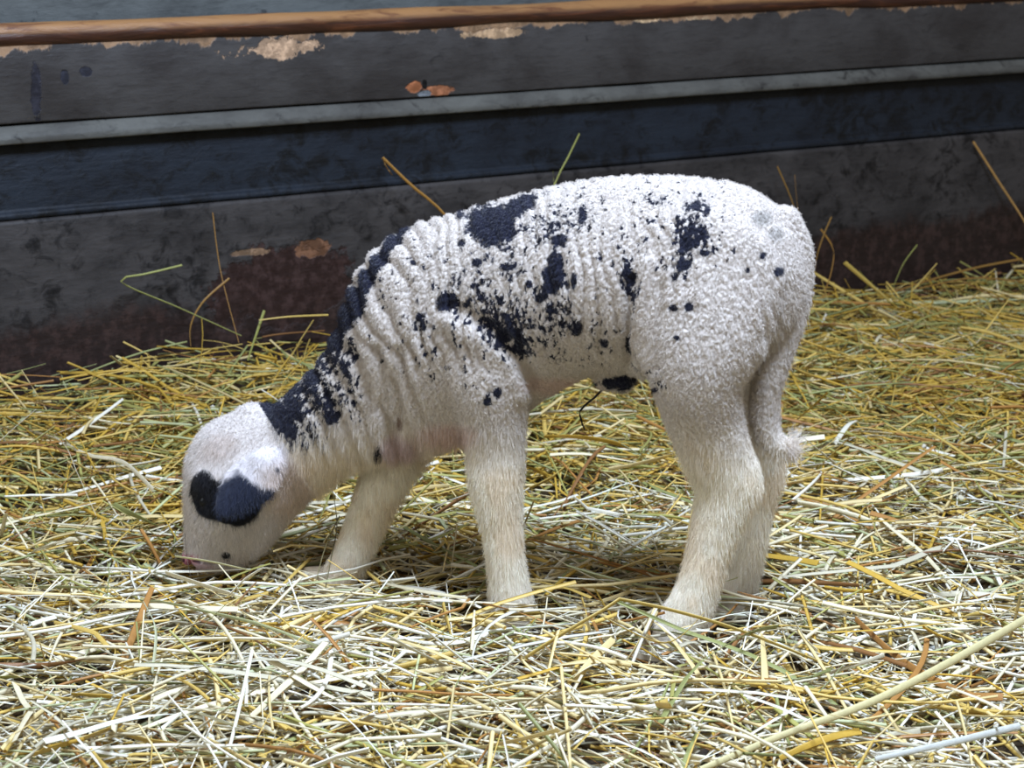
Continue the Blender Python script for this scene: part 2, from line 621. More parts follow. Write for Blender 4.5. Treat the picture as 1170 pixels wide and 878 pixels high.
# near hind leg
NH = -0.005
chain([(800, 330, 96, 36, NH + .008), (801, 380, 76, 46, NH), (796, 425, 57, 44, NH - .004), (804, 475, 47, 34, NH), (820, 520, 42, 27, NH + .004), (831, 548, 39, 23, NH + .004),
       (824, 578, 33, 21, NH + .004), (814, 612, 28, 19, NH + .004), (805, 645, 26, 19, NH + .004), (795, 676, 26, 20, NH + .004),
       (784, 702, 29, 23, NH + .004), (776, 722, 31, 25, NH + .004), (770, 738, 30, 25, NH + .004)], k=0.010)
chain([(850, 538, 17, 13, NH + .004), (856, 552, 13, 12, NH + .004)], k=0.010)    # point of the hock
# far hind leg
FH = 0.115
chain([(815, 340, 85, 36, FH - .012), (835, 400, 62, 42, FH), (850, 450, 42, 34, FH + .004), (862, 500, 32, 26, FH), (866, 538, 30, 22, FH), (861, 575, 25, 19, FH),
       (855, 620, 22, 18, FH), (848, 655, 21, 19, FH), (840, 680, 24, 22, FH), (836, 698, 24, 22, FH)], k=0.010)
chain([(884, 534, 12, 11, FH), (886, 546, 10, 10, FH)], k=0.010)
# near foreleg
NF = 0.068
chain([(545, 385, 66, 30, NF + .004), (556, 430, 52, 34, NF - .004), (563, 470, 42, 30, NF - .002), (566, 505, 36, 25, NF), (566, 540, 34, 24, NF), (568, 566, 30, 22, NF),
       (573, 595, 25, 19, NF), (577, 630, 22.5, 18, NF), (581, 662, 24, 20, NF), (584, 688, 27, 23, NF), (586, 708, 28, 24, NF)], k=0.010)
# far foreleg, stepping forward
FF = 0.165
chain([(490, 440, 52, 26, FF - .005), (468, 488, 40, 28, FF), (448, 528, 33, 24, FF), (432, 562, 28, 21, FF), (417, 596, 24, 19, FF), (404, 628, 22, 18, FF), (392, 652, 23, 20, FF), (384, 668, 24, 21, FF)], k=0.010)
# tail
TY = YB(905) + 0.012
chain([(896, 255, 20, 16, TY), (909, 285, 19, 17, TY), (911, 320, 18, 16, TY), (903, 360, 19, 16, TY - .004), (889, 400, 19, 16, TY - .008), (877, 438, 18, 15, TY - .010), (872, 470, 17, 14, TY - .010),
       (876, 496, 16, 13, TY - .010), (890, 510, 14, 12, TY - .010), (905, 515, 11, 9, TY - .010)], k=0.006)
# belly sheath
chain([(690, 434, 12, 12, YB(695)), (712, 434, 15, 14, YB(705))], k=0.015)
# near ear: folded leaf hanging down and forward from behind the cheek
ecen = P(280, 556, HY - 0.060)
e0, e1 = P(322, 522, HY - 0.042), P(252, 590, HY - 0.076)
eu = e1 - e0
en = np.array([-0.05, -1.0, 0.45])
ev = np.cross(eu, en)
blade(ecen, eu, ev, en, 0.039, 0.0240, 0.0050, -12.0, 0.004)
chain([(318, 522, 20, 18, HY - .034), (302, 533, 17, 12, HY - .050)], k=0.010)
# far ear
mcen = np.array([ecen[0] + 0.02, 2 * HY - ecen[1], ecen[2] + 0.005])
blade(mcen, eu * np.array([1, -1, 1]), np.cross(eu * np.array([1, -1, 1]), en * np.array([1, -1, 1])), en * np.array([1, -1, 1]), 0.039, 0.0240, 0.0050, -12.0, 0.004)
chain([(312, 522, 20, 18, HY + .034), (302, 530, 17, 14, HY + .045)], k=0.012)
# mouth slit
blade(P(240, 638, HY), (1, 0, 0.15), (0, 1, 0), (0, 0, 1), 0.017, 0.03, 0.0012, 0, 0.003, sub=True)


def field_at(pts):
    """trilinear sample of the lamb's distance field"""
    q = (np.asarray(pts) - lo) / H
    ok = np.all((q >= 0) & (q < dims - 1.001), axis=1)
    out = np.full(len(q), 1.0)
    qq = q[ok]
    i = np.floor(qq).astype(int)
    f = qq - i
    s = 0
    for a in (0, 1):
        for b in (0, 1):
            for c in (0, 1):
                s = s + (f[:, 0] if a else 1 - f[:, 0]) * (f[:, 1] if b else 1 - f[:, 1]) * (f[:, 2] if c else 1 - f[:, 2]) * field[i[:, 0] + a, i[:, 1] + b, i[:, 2] + c]
    out[ok] = s
    return out


def surface_nets(fld):
    S = fld < 0
    n0, n1, n2 = fld.shape
    cell = np.zeros((n0 - 1, n1 - 1, n2 - 1), dtype=np.int8)
    for a in (0, 1):
        for b in (0, 1):
            for c in (0, 1):
                cell += S[a:n0 - 1 + a, b:n1 - 1 + b, c:n2 - 1 + c]
    act = (cell > 0) & (cell < 8)
    I = np.argwhere(act)
    vid = np.full(act.shape, -1, dtype=np.int64)
    vid[act] = np.arange(len(I))
    acc = np.zeros((len(I), 3))
    cnt = np.zeros(len(I))
    corners = [(a, b, c) for a in (0, 1) for b in (0, 1) for c in (0, 1)]
    val = {c: fld[I[:, 0] + c[0], I[:, 1] + c[1], I[:, 2] + c[2]] for c in corners}
    for c in corners:
        for d in range(3):
            if c[d] == 0:
                e = list(c)
                e[d] = 1
                e = tuple(e)
                va, vb = val[c], val[e]
                m = (va < 0) != (vb < 0)
                t = np.where(m, va / np.where(m, va - vb, 1), 0)
                pt = np.tile(np.array(c, float), (len(I), 1))
                pt[:, d] += t
                acc[m] += pt[m]
                cnt[m] += 1
    V = I + acc / cnt[:, None]
    quads = []
    for d in range(3):
        d1, d2 = (d + 1) % 3, (d + 2) % 3
        s = [slice(None)] * 3
        s2 = [slice(None)] * 3
        s[d] = slice(0, -1)
        s2[d] = slice(1, None)
        cr = S[tuple(s)] != S[tuple(s2)]
        E = np.argwhere(cr)
        E = E[(E[:, d1] > 0) & (E[:, d2] > 0) & (E[:, d1] < fld.shape[d1] - 1) & (E[:, d2] < fld.shape[d2] - 1)]
        inside = S[E[:, 0], E[:, 1], E[:, 2]]
        def cid(o1, o2):
            C = E.copy()
            C[:, d1] -= o1
            C[:, d2] -= o2
            return vid[C[:, 0], C[:, 1], C[:, 2]]
        q = np.stack([cid(1, 1), cid(0, 1), cid(0, 0), cid(1, 0)], -1)
        q[~inside] = q[~inside][:, ::-1]
        quads.append(q)
    return V, np.concatenate(quads)


V, Q = surface_nets(field)
V = lo + V * H
tmp = mesh_from_arrays('lamb_base', V, Q)
sub = tmp.modifiers.new('s', 'SUBSURF')
sub.levels = 1
sub.render_levels = 1
dg = bpy.context.evaluated_depsgraph_get()
ev_o = tmp.evaluated_get(dg)
me = ev_o.to_mesh()
n = len(me.vertices)
V = np.zeros(n * 3, dtype=np.float32)
me.vertices.foreach_get('co', V)
V = V.reshape(-1, 3).astype(float)
Q = np.zeros(len(me.loops), dtype=np.int32)
me.loops.foreach_get('vertex_index', Q)
Q = Q.reshape(-1, 4)
ev_o.to_mesh_clear()
bpy.data.objects.remove(tmp, do_unlink=True)
e = 0.0015


def grad(p):
    g = np.stack([field_at(p + np.eye(3)[i] * e) - field_at(p - np.eye(3)[i] * e) for i in range(3)], -1)
    return g / (np.linalg.norm(g, axis=1, keepdims=True) + 1e-9)


N = grad(V)

# ---- coat: where things sit, read along the near flank
def coat(V, N):
    """returns px-like flank coordinates, wool weight, dark-pigment density"""
    qx, qy = project(V)
    back = 0.05 + (0.17 - V[:, 0]) * 0.32
    far = V[:, 1] > back + 0.02
    # face and legs are short haired
    wool = np.ones(len(V))
    wool = wool * sstep(306, 336, qx - (qy - 500) * 0.55)
    crown = sstep(525, 500, qy + (qx - 280) * -0.2) * (qx < 345)
    wool = np.maximum(wool, crown * 0.7)
    legline = np.where(qx > 700, 540, 520)
    wool = wool * (1 - sstep(legline - 60, legline + 20, qy))
    wool = wool * np.where((qx > 865) & (qy > 330), 0.92, 1)
    return qx, qy, far, wool


qx, qy, far, wool = coat(V, N)
body_mask = sstep(440, 380, qy) * (qx > 430)


def ell(x, y, cx, cy, rx, ry, ang=0.0):
    a = math.radians(ang)
    dx, dy = x - cx, y - cy
    u = (dx * math.cos(a) + dy * math.sin(a)) / rx
    v = (-dx * math.sin(a) + dy * math.cos(a)) / ry
    return np.sqrt(u * u + v * v)


# explicit dark marks: cx, cy, rx, ry, angle
SOLID = [(562, 258, 29, 24, 10), (592, 238, 22, 10, -30), (600, 232, 16, 7, -30), (632, 318, 12, 20, 0), (634, 300, 9, 12, 0),
         (322, 478, 12, 30, -32), (310, 468, 15, 22, -30), (308, 484, 9, 24, -25), (335, 466, 8, 20, -30), (402, 350, 15, 26, 22), (392, 368, 12, 15, 25), (412, 336, 10, 18, 30), (424, 313, 9, 20, 36), (436, 295, 8, 18, 38), (449, 278, 7, 16, 42), (461, 265, 5, 10, 45),
         (372, 393, 15, 15, 20), (346, 412, 13, 12, 20), (388, 378, 10, 12, 20), (358, 430, 8, 10, 20), (330, 440, 12, 12, 20),
         (379, 477, 9, 9, 0), (396, 425, 4, 10, -30), (700, 438, 13, 7, 0), (712, 437, 13, 9, 0), (676, 440, 6, 4, 0)]
MOTTLE = [  # cx, cy, rx, ry, angle, density
    (352, 445, 46, 34, 40, 0.66), (380, 405, 28, 34, 20, 0.62), (345, 490, 26, 30, -20, 0.42), (395, 440, 16, 40, -20, 0.4),
    (572, 375, 30, 22, 45, 0.80), (590, 392, 26, 16, 40, 0.80), (560, 350, 26, 20, 40, 0.50), (600, 365, 50, 46, 0, 0.36), (535, 330, 32, 40, 30, 0.30), (512, 345, 16, 13, 20, 0.60),
    (618, 262, 24, 22, 0, 0.42), (575, 300, 40, 34, 0, 0.22), (632, 350, 30, 46, 0, 0.42), (645, 362, 14, 26, -20, 0.55), (636, 410, 14, 8, 0, 0.3), (650, 250, 40, 30, 0, 0.25),
    (478, 330, 26, 30, 30, 0.16), (470, 290, 30, 30, 30, 0.10), (500, 300, 34, 30, 0, 0.16), (718, 398, 5, 12, 0, 0.95), (720, 320, 14, 34, -15, 0.42), (700, 280, 40, 40, 0, 0.16), (690, 385, 30, 24, 0, 0.2),
    (665, 245, 14, 7, 30, 0.5), (748, 228, 26, 8, 20, 0.34), (790, 268, 26, 26, 0, 0.62), (795, 240, 18, 14, 0, 0.5), (780, 300, 14, 22, 0, 0.45), (812, 285, 12, 8, 0, 0.35),
    (560, 455, 18, 9, -20, 0.32), (540, 420, 40, 40, 0, 0.07), (480, 370, 12, 12, 0, 0.45), (752, 430, 12, 18, 0, 0.25), (740, 470, 12, 8, 0, 0.4), (445, 395, 20, 40, -20, 0.07), (500, 420, 30, 30, 0, 0.10)]
DOTS = [(785, 279, 8, 10), (795, 236, 6, 6), (808, 240, 4, 5), (770, 352, 6, 4), (787, 351, 5, 5), (889, 311, 5, 5), (871, 293, 4, 4), (854, 309, 3, 3), (567, 449, 6, 5), (557, 458, 5, 5), (480, 362, 6, 7), (497, 374, 3, 3), (526, 247, 4, 5),
        (665, 246, 5, 8), (580, 305, 8, 5), (605, 325, 4, 5), (510, 346, 12, 9), (774, 386, 4, 3), (806, 290, 5, 4), (782, 302, 8, 6), (772, 316, 4, 5), (716, 312, 4, 10), (656, 322, 4, 9), (720, 322, 5, 8), (748, 446, 4, 3), (527, 278, 5, 4), (472, 300, 3, 4),
        (640, 275, 12, 8), (618, 340, 7, 7), (690, 392, 5, 5), (660, 375, 6, 8), (545, 300, 6, 5), (432, 517, 6, 6)]
cellp = V * np.array([1 / 0.0023, 1 / 0.0023, 1 / 0.0044]) + (fbm(V * 60, 2, 91) - 0.5)[:, None] * np.array([2.5, 0, 0])
wd, wid = worley(cellp, 11)
nz1 = fbm(V * 160, 3, 21)
nz2 = fbm(V * np.array([90, 90, 55]), 3, 25)
mx = np.where(far, 1180 - qx * 1.0, qx)       # the far side wears marks of its own
mx = np.where(far & (qx < 440), qx, mx)
dark = np.zeros(len(V))
for (a, b, rx, ry, g) in SOLID:
    d = ell(mx, qy, a, b, rx, ry, g)
    dark = np.maximum(dark, sstep(1.12, 0.92, d + (nz1 - 0.5) * 0.55 + (wid - 0.5) * 0.25))
den = np.full(len(V), 0.0)
for (a, b, rx, ry, g, dn) in MOTTLE:
    d = ell(mx, qy, a, b, rx, ry, g)
    den = np.maximum(den, dn * sstep(1.25, 0.5, d))
den = np.maximum(den, 0.09 * (mx > 430) * (((mx < 735) & (qy < 420)) | ((mx < 840) & (qy < 310))))
nzn = np.clip((fbm(V * np.array([230, 230, 130]), 2, 25) - 0.22) / 0.56, 0, 1)
spk = sstep(-0.03, 0.03, den * 0.84 + 0.11 - (0.5 * (1 - nzn) + 0.5 * wid))
spk = np.maximum(spk, sstep(0.60, 0.80, wd) * sstep(0.08, 0.4, den) * 0.85)
dark = np.maximum(dark, spk * (den > 0.02))
for (a, b, rx, ry) in DOTS:
    d = ell(mx, qy, a, b, rx, ry)
    dark = np.maximum(dark, sstep(1.15, 0.85, d + (nz1 - 0.5) * 1.2))
hd = (qx - (qy - 500) * 0.64 < 320) & ~((qx > 338) & (qy > 585))
face = (~far) & hd & (qy > 440)
dark = np.where(hd & (qy > 440), 0, dark)
dark = np.where((far & (qy > 425)) | ((qx > 770) & (qy > 480)), 0, dark)
# face patch round the eye, and dark outer half of the ear
isear = (np.abs(V[:, 1] - HY) > 0.0470) & (qx < 330) & (qx > 225)
pe = np.minimum(ell(qx, qy, 236, 566, 17, 28, -14), ell(qx, qy, 266, 574, 34, 27, 8))
patch = sstep(1.08, 0.95, pe + (nz1 - 0.5) * 0.25)
eline = (qy - 560) - (qx - 244) * (-0.52)      # along the ear
earcut = sstep(-7, 2, (qx - 244) * -0.0 + qy - (563 - 20 * np.exp(-((qx - 272) / 18.0) ** 2)) + (nz1 - 0.5) * 8)
dark = np.where(hd, np.where(isear, earcut, patch), dark)
dark = np.maximum(dark, sstep(1.2, 0.7, ell(qx, qy, 258, 635, 5.5, 4)) * (hd))
dark = np.maximum(dark, 0.8 * sstep(1.2, 0.7, ell(qx, qy, 317, 537, 3, 3)))

white = np.array(srgb(226, 214, 202))
woolc = np.array(srgb(206, 196, 186))
legc = np.array(srgb(242, 232, 212))
black = np.array([0.009, 0.010, 0.024])
pink = np.array(srgb(206, 150, 150))
col = np.ones((len(V), 3)) * woolc
facew = (hd & (qy > 440)).astype(float)[:, None]
col = col * (1 - facew) + np.array(srgb(214, 205, 198)) * facew
col = np.where((isear & hd)[:, None], np.array(srgb(222, 216, 216)), col)
lw = sstep(470, 560, qy)[:, None] * (1 - facew)
col = col * (1 - lw) + legc * lw
# honey-coloured tinge on back of the legs, skin showing on chest and belly
hon = (sstep(0.45, 0.65, fbm(V * 30, 2, 71)) * 0.35 * lw[:, 0])[:, None]
col = col * (1 - hon) + np.array(srgb(222, 194, 152)) * hon
def tint(cx, cy, rx, ry, c, amt, ang=0):
    global col
    m = (amt * sstep(1.2, 0.4, ell(qx, qy, cx, cy, rx, ry, ang)))[:, None]
    col = col * (1 - m) + np.array(c) * m
tint(510, 498, 40, 16, pink, 0.35)
tint(455, 512, 30, 16, srgb(176, 140, 150), 0.6)
tint(640, 442, 50, 12, srgb(214, 180, 170), 0.5)
tint(455, 487, 5, 9, srgb(110, 76, 56), 0.8)
tint(330, 560, 40, 40, srgb(206, 176, 150), 0.45)
tint(250, 512, 28, 17, srgb(176, 150, 132), 0.32, -25)
tint(870, 250, 14, 10, srgb(120, 118, 112), 0.6)
tint(886, 268, 10, 10, srgb(140, 136, 130), 0.6)
tint(219, 641, 12, 9, srgb(196, 136, 148), 0.9)
tint(232, 646, 14, 6, srgb(190, 150, 160), 0.6)
tint(755, 660, 10, 60, srgb(220, 216, 235), 0.3)  # cool side light painted into the near hind leg's front edge
dk = dark[:, None]
blk = np.where((isear & hd)[:, None], np.array([0.015, 0.019, 0.038]), black)  # ear's black lightened and blued: its sheen is put into the colour
blk = np.where((hd & ~isear)[:, None], np.array([0.004, 0.004, 0.008]), blk)
col = col * (1 - dk) + blk * dk

# ---- relief: curls, skin folds
flank = sstep(455, 395, qy) * sstep(425, 470, qx) * sstep(925, 880, qx)
warp = (fbm(V * 22, 2, 51) - 0.5)
fold = np.abs(np.sin(math.pi * ((V[:, 0] * 1.0 + 0.10 * V[:, 2]) / 0.0135 + warp * 2.4)))
foldamt = flank * sstep(0.30, 0.62, fbm(V * np.array([18, 18, 9]), 2, 57)) * sstep(185, 215, qy)
diag = (qx - 400) * 0.90 - (qy - 400) * 0.43
nfold = np.abs(np.sin(math.pi * (diag / 21.0 + warp * 1.5)))
namt = sstep(335, 360, qx) * sstep(500, 460, qx) * sstep(545, 500, qy) * (~hd)
bumpy = wool * (0.55 - wd)
thick = 0.0
disp = bumpy * 0.0030 + (fold - 0.55) * foldamt * 0.0034 + (nfold - 0.6) * namt * 0.0050
# particular folds: flank skin fold in front of the thigh, shoulder edge
def crease(pts, width, depth):
    out = np.zeros(len(V))
    for (x0, y0), (x1, y1) in zip(pts[:-1], pts[1:]):
        dx, dy = x1 - x0, y1 - y0
        t = np.clip(((qx - x0) * dx + (qy - y0) * dy) / (dx * dx + dy * dy), 0, 1)
        d = np.sqrt((qx - x0 - dx * t) ** 2 + (qy - y0 - dy * t) ** 2)
        out = np.maximum(out, np.exp(-(d / width) ** 2))
    return out * depth * (~far)
disp += crease([(742, 300), (732, 345), (727, 385), (733, 425)], 7, 0.0060)
disp -= crease([(722, 320), (718, 360), (717, 410)], 7, 0.0050)
disp -= crease([(757, 330), (748, 380), (748, 420)], 6, 0.0025)
disp -= crease([(520, 350), (560, 372), (597, 410), (610, 440)], 9, 0.0055)
disp += crease([(508, 365), (545, 388), (585, 420), (596, 450)], 11, 0.0042)
disp += crease([(766, 290), (762, 345)], 4, 0.003) + crease([(778, 290), (776, 350)], 4, 0.003) + crease([(800, 300), (798, 345)], 4, 0.003)
disp -= crease([(460, 400), (452, 450), (456, 490)], 8, 0.005)
disp -= crease([(432, 400), (440, 450), (446, 500)], 7, 0.005)
disp -= crease([(404, 395), (415, 440), (424, 470)], 6, 0.005)
disp += crease([(300, 514), (270, 530), (248, 548)], 6, 0.002)
disp -= crease([(898, 330), (888, 360), (872, 385)], 8, 0.002)
short = 1 - wool
disp += short * (fbm(V * 130, 2, 77) - 0.5) * 0.0016 * (~hd)
V2 = V + N * disp[:, None]

coat_mat = pigment_mat('fleece_and_short_coat', 0.9, 0.10, 0.25, bump=(1400.0, 0.0008))
fur_mat = pigment_mat('fleece_fibres', 0.75, 0.15, 0.2)

lamb = bpy.data.objects.new('lamb', None)
lamb.location = (0.05, 0.1, 0.0)
lamb.empty_display_size = 0.1
link(lamb)
lamb['label'] = 'white lamb with black spots and black eye patch, head down nosing in the straw'
lamb['category'] = 'lamb'
ORG = np.array(lamb.location)
body = mesh_from_arrays('body', V2 - ORG, Q, coat_mat, lamb, True, col)

# ---- fibres
rng = np.random.default_rng(7)


def fibres(name, idxs, length, rad, curl, col, down=0.4, pts=5, parent=None, jitter=0.35, bright=0.12):
    m = len(idxs)
    p0 = V2[idxs] + rng.normal(0, 0.0005, (m, 3))
    nn = N[idxs]
    dirn = nn + np.array([0, 0, -1.0]) * down + rng.normal(0, jitter, (m, 3))
    dirn /= np.linalg.norm(dirn, axis=1, keepdims=True)
    L = length * rng.uniform(0.6, 1.25, m)
    a = np.cross(dirn, rng.normal(0, 1, (m, 3)))
    a /= np.linalg.norm(a, axis=1, keepdims=True)
    b = np.cross(dirn, a)
    ph = rng.uniform(0, 6.28, m)
    out = np.zeros((m, pts, 3))
    for k in range(pts):
        t = k / (pts - 1)
        th = ph + t * 7.5
        c = curl * min(1.0, t * 3)
        out[:, k] = p0 - nn * 0.0006 + dirn * (L * t)[:, None] + (a * np.cos(th)[:, None] + b * np.sin(th)[:, None]) * (c if np.isscalar(c) else c[:, None])
        out[:, k, 2] -= (t * t * L * down * 0.5)
    cu = bpy.data.hair_curves.new(name)
    cu.add_curves([pts] * m)
    cu.attributes['position'].data.foreach_set('vector', (out - ORG).astype(np.float32).ravel())
    ra = cu.attributes.get('radius') or cu.attributes.new('radius', 'FLOAT', 'POINT')
    rr_ = np.tile(np.linspace(1, 0.45, pts), (m, 1)) * rad
    ra.data.foreach_set('value', rr_.astype(np.float32).ravel())
    ca = cu.attributes.new('pigment', 'FLOAT_COLOR', 'CURVE')
    c4 = np.ones((m, 4), dtype=np.float32)
    c4[:, :3] = np.clip(col[idxs] * (1 + rng.normal(0, bright, (m, 1))), 0, 0.95)
    ca.data.foreach_set('color', c4.ravel())
    cu.materials.append(fur_mat)
    o = bpy.data.objects.new(name, cu)
    link(o, parent)
    return o


pw = np.clip(wool, 0, 1)
n_w = 210000
iw = rng.choice(len(V), n_w, p=pw / pw.sum())
fibres('wool', iw, 0.0026, 0.00016, 0.0006, col, 0.3, 6, lamb, 0.35)
ps = np.clip(1 - wool, 0, 1) * (V[:, 2] > 0.004)
ps = ps * np.where(ell(qx, qy, 221, 641, 9, 8) < 1, 0, 1)
i_s = rng.choice(len(V), 90000, p=ps / ps.sum())
ish = hd[i_s]
fibres('short_hair', i_s[~ish], 0.0060, 0.00013, 0.0003, col, 1.3, 5, lamb, 0.22)
fibres('face_hair', i_s[ish], 0.0044, 0.00013, 0.0003, col, 0.7, 5, lamb, 0.32, 0.2)
pt = sstep(14, 0, np.sqrt((qx - 903) ** 2 + (qy - 511) ** 2))
it = rng.choice(len(V), 420, p=pt / pt.sum())
tb = fibres('tail_tuft', it, 0.018, 0.00010, 0.0010, np.ones((len(V), 3)) * white, 0.1, 6, lamb, 0.22)


def uvsphere(name, c, r, mat, parent, scale=(1, 1, 1), rot=None, seg=24):
    th = np.linspace(0, math.pi, seg // 2 + 1)
    ph = np.linspace(0, 2 * math.pi, seg, endpoint=False)
    V_, Q_ = [], []
    for a in th:
        for b in ph:
            V_.append((r * scale[0] * math.sin(a) * math.cos(b), r * scale[1] * math.sin(a) * math.sin(b), r * scale[2] * math.cos(a)))
    for i in range(len(th) - 1):
        for j in range(seg):
            Q_.append((i * seg + j, (i + 1) * seg + j, (i + 1) * seg + (j + 1) % seg, i * seg + (j + 1) % seg))
    V_ = np.array(V_)
    o = mesh_from_arrays(name, V_, Q_, mat, parent)
    o.location = c
    return o


def on_skin(px, py, side=-1, extra=0.0):
    """walk from outside until the lamb's surface is met"""
    for Y in (np.arange(HY - 0.075, HY, 0.0005) if side < 0 else np.arange(HY + 0.075, HY, -0.0005)):
        p = P(px, py, Y)
        if field_at(p[None])[0] < extra:
            return p
    return P(px, py, HY)


eye_mat = plain('wet_dark_eye', (0.003, 0.003, 0.004), 0.3, 0.3, 0.0)
nose_mat = plain('pink_nose_skin', srgb(178, 112, 128), 0.5, 0.3)
for s in (-1, 1):
    p = on_skin(234, 574, s)
    uvsphere('eye', p - ORG + np.array([0, -s * -0.0 + (-s) * -0.0, 0]) + np.array([0, 0.0048 * (-s), 0]), 0.0068, eye_mat, lamb, (1, 0.9, 1.0))
nst = plain('dark_nostril', srgb(70, 30, 42), 0.5, 0.4)
p = on_skin(223, 640, -1)
np_o = uvsphere('nose', P(215, 637, HY) - ORG, 0.0085, nose_mat, lamb, (0.75, 1.25, 0.95))
for s in (-1, 1):
    q = P(215, 637, HY) - ORG + np.array([-0.0032, s * 0.0085, 0.0])
    nn_ = uvsphere('nostril', (0, 0, 0), 0.0021, nst, np_o, (0.8, 0.8, 1.3))
    nn_.location = Vector(q) - Vector(P(215, 637, HY) - ORG)

# hooves: two claws each, rounded wedges
hoof_mat = plain('pale_horn', srgb(196, 178, 150), 0.45, 0.4)


def hoof(cx, cy, Y, yaw):
    """cloven hoof pointing to -x"""
    base = P(cx, cy, Y)
    root = None
    Vs, Qs = [], []
    off = 0
    for s in (-1, 1):
        rings, seg = 9, 16
        for i in range(rings):
            t = i / (rings - 1)
            z = 0.020 * (1 - t) - 0.002
            ln = 0.013 + 0.007 * t
            fw = -0.004 - 0.008 * t
            wd_ = 0.0072 + 0.0012 * t
            for j in range(seg):
                a = 2 * math.pi * j / seg
                ca, sa = math.cos(a), math.sin(a)
                x = fw - ln * ca * (1.0 + 0.25 * (ca > 0) * ca) + 0.0
                y = s * 0.0084 + wd_ * sa * (1 - 0.35 * max(ca, 0))
                Vs.append((x, y, z))
        for i in range(rings - 1):
            for j in range(seg):
                a0 = off + i * seg + j
                b0 = off + i * seg + (j + 1) % seg
                Qs.append((a0, b0, b0 + seg, a0 + seg))
        Vs.append((fw, s * 0.0084, z))
        c0 = len(Vs) - 1
        for j in range(seg):
            Qs.append((off + (rings - 1) * seg + j, off + (rings - 1) * seg + (j + 1) % seg, c0, c0))
        Vs.append((-0.004, s * 0.0084, 0.020))
        c1 = len(Vs) - 1
        for j in range(0, seg, 1):
            Qs.append((off + (j + 1) % seg, off + j, c1, c1))
        off = len(Vs)
    Vs = np.array(Vs)
    c, s_ = math.cos(yaw), math.sin(yaw)
    R = np.stack([Vs[:, 0] * c - Vs[:, 1] * s_, Vs[:, 0] * s_ + Vs[:, 1] * c, Vs[:, 2]], -1)
    zf = base[2]
    me_ = bpy.data.meshes.new('hoof')
    faces = [tuple(dict.fromkeys(q)) for q in Qs]
    me_.from_pydata([tuple(v) for v in R], [], faces)
    for pl in me_.polygons:
        pl.use_smooth = True
    me_.materials.append(hoof_mat)
    o = bpy.data.objects.new('hoof', me_)
    link(o, lamb)
    o.location = np.array([base[0], base[1], zf]) - ORG
    return o


hoof(762, 752, NH + .004, -0.2)
hoof(828, 712, FH, -0.2)
hoof(578, 722, NF, -0.2)
hoof(368, 672, FF, -0.2)


# ------------------------------------------------------------------ straw
def stalk_arrays(P0, width, thick, S=5, taper=0.25, twist=None, roll=None):
    """P0: (n, M, 3) centre lines -> verts (n*M*S, 3) and quads"""
    n, M, _ = P0.shape
    T = np.gradient(P0, axis=1)
    T /= np.linalg.norm(T, axis=2, keepdims=True) + 1e-9
    upv = np.array([0, 0, 1.0]) + 0 * T
    A = np.cross(T, upv)
    A /= np.linalg.norm(A, axis=2, keepdims=True) + 1e-6
    B = np.cross(A, T)
    if roll is None:
        roll = np.zeros(n)
    if twist is None:
        twist = np.zeros(n)
    tt = np.linspace(0, 1, M)
    ph = roll[:, None] + twist[:, None] * tt[None]
    A2 = A * np.cos(ph)[..., None] + B * np.sin(ph)[..., None]
    B2 = -A * np.sin(ph)[..., None] + B * np.cos(ph)[..., None]
    prof = 1 - taper * tt ** 2
    V = np.zeros((n, M, S, 3))
    for j in range(S):
        a = 2 * math.pi * j / S
        V[:, :, j] = P0 + A2 * (width[:, None] * prof * 0.5 * math.cos(a))[..., None] + B2 * (thick[:, None] * prof * 0.5 * math.sin(a))[..., None]
    base = (np.arange(n) * M * S)[:, None, None]
    i = np.arange(M - 1)[None, :, None] * S
    j = np.arange(S)[None, None, :]
    j2 = (j + 1) % S
    q = np.stack([base + i + j, base + i + S + j, base + i + S + j2, base + i + j2], -1).reshape(-1, 4)
    return V.reshape(-1, 3), q


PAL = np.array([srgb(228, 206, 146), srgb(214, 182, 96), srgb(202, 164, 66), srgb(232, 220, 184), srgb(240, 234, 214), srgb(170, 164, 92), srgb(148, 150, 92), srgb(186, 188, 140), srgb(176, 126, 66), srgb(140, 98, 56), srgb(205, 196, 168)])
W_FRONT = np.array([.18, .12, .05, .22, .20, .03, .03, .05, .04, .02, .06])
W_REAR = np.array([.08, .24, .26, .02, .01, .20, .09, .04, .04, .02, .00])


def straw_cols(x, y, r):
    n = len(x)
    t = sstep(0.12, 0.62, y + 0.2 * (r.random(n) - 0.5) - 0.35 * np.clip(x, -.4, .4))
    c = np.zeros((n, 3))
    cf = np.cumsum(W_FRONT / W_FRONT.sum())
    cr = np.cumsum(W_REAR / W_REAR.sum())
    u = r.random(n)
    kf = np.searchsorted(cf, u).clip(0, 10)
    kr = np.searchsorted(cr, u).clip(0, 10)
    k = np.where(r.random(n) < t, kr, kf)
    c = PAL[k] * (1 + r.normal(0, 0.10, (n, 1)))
    return np.clip(c, 0.01, 0.92)


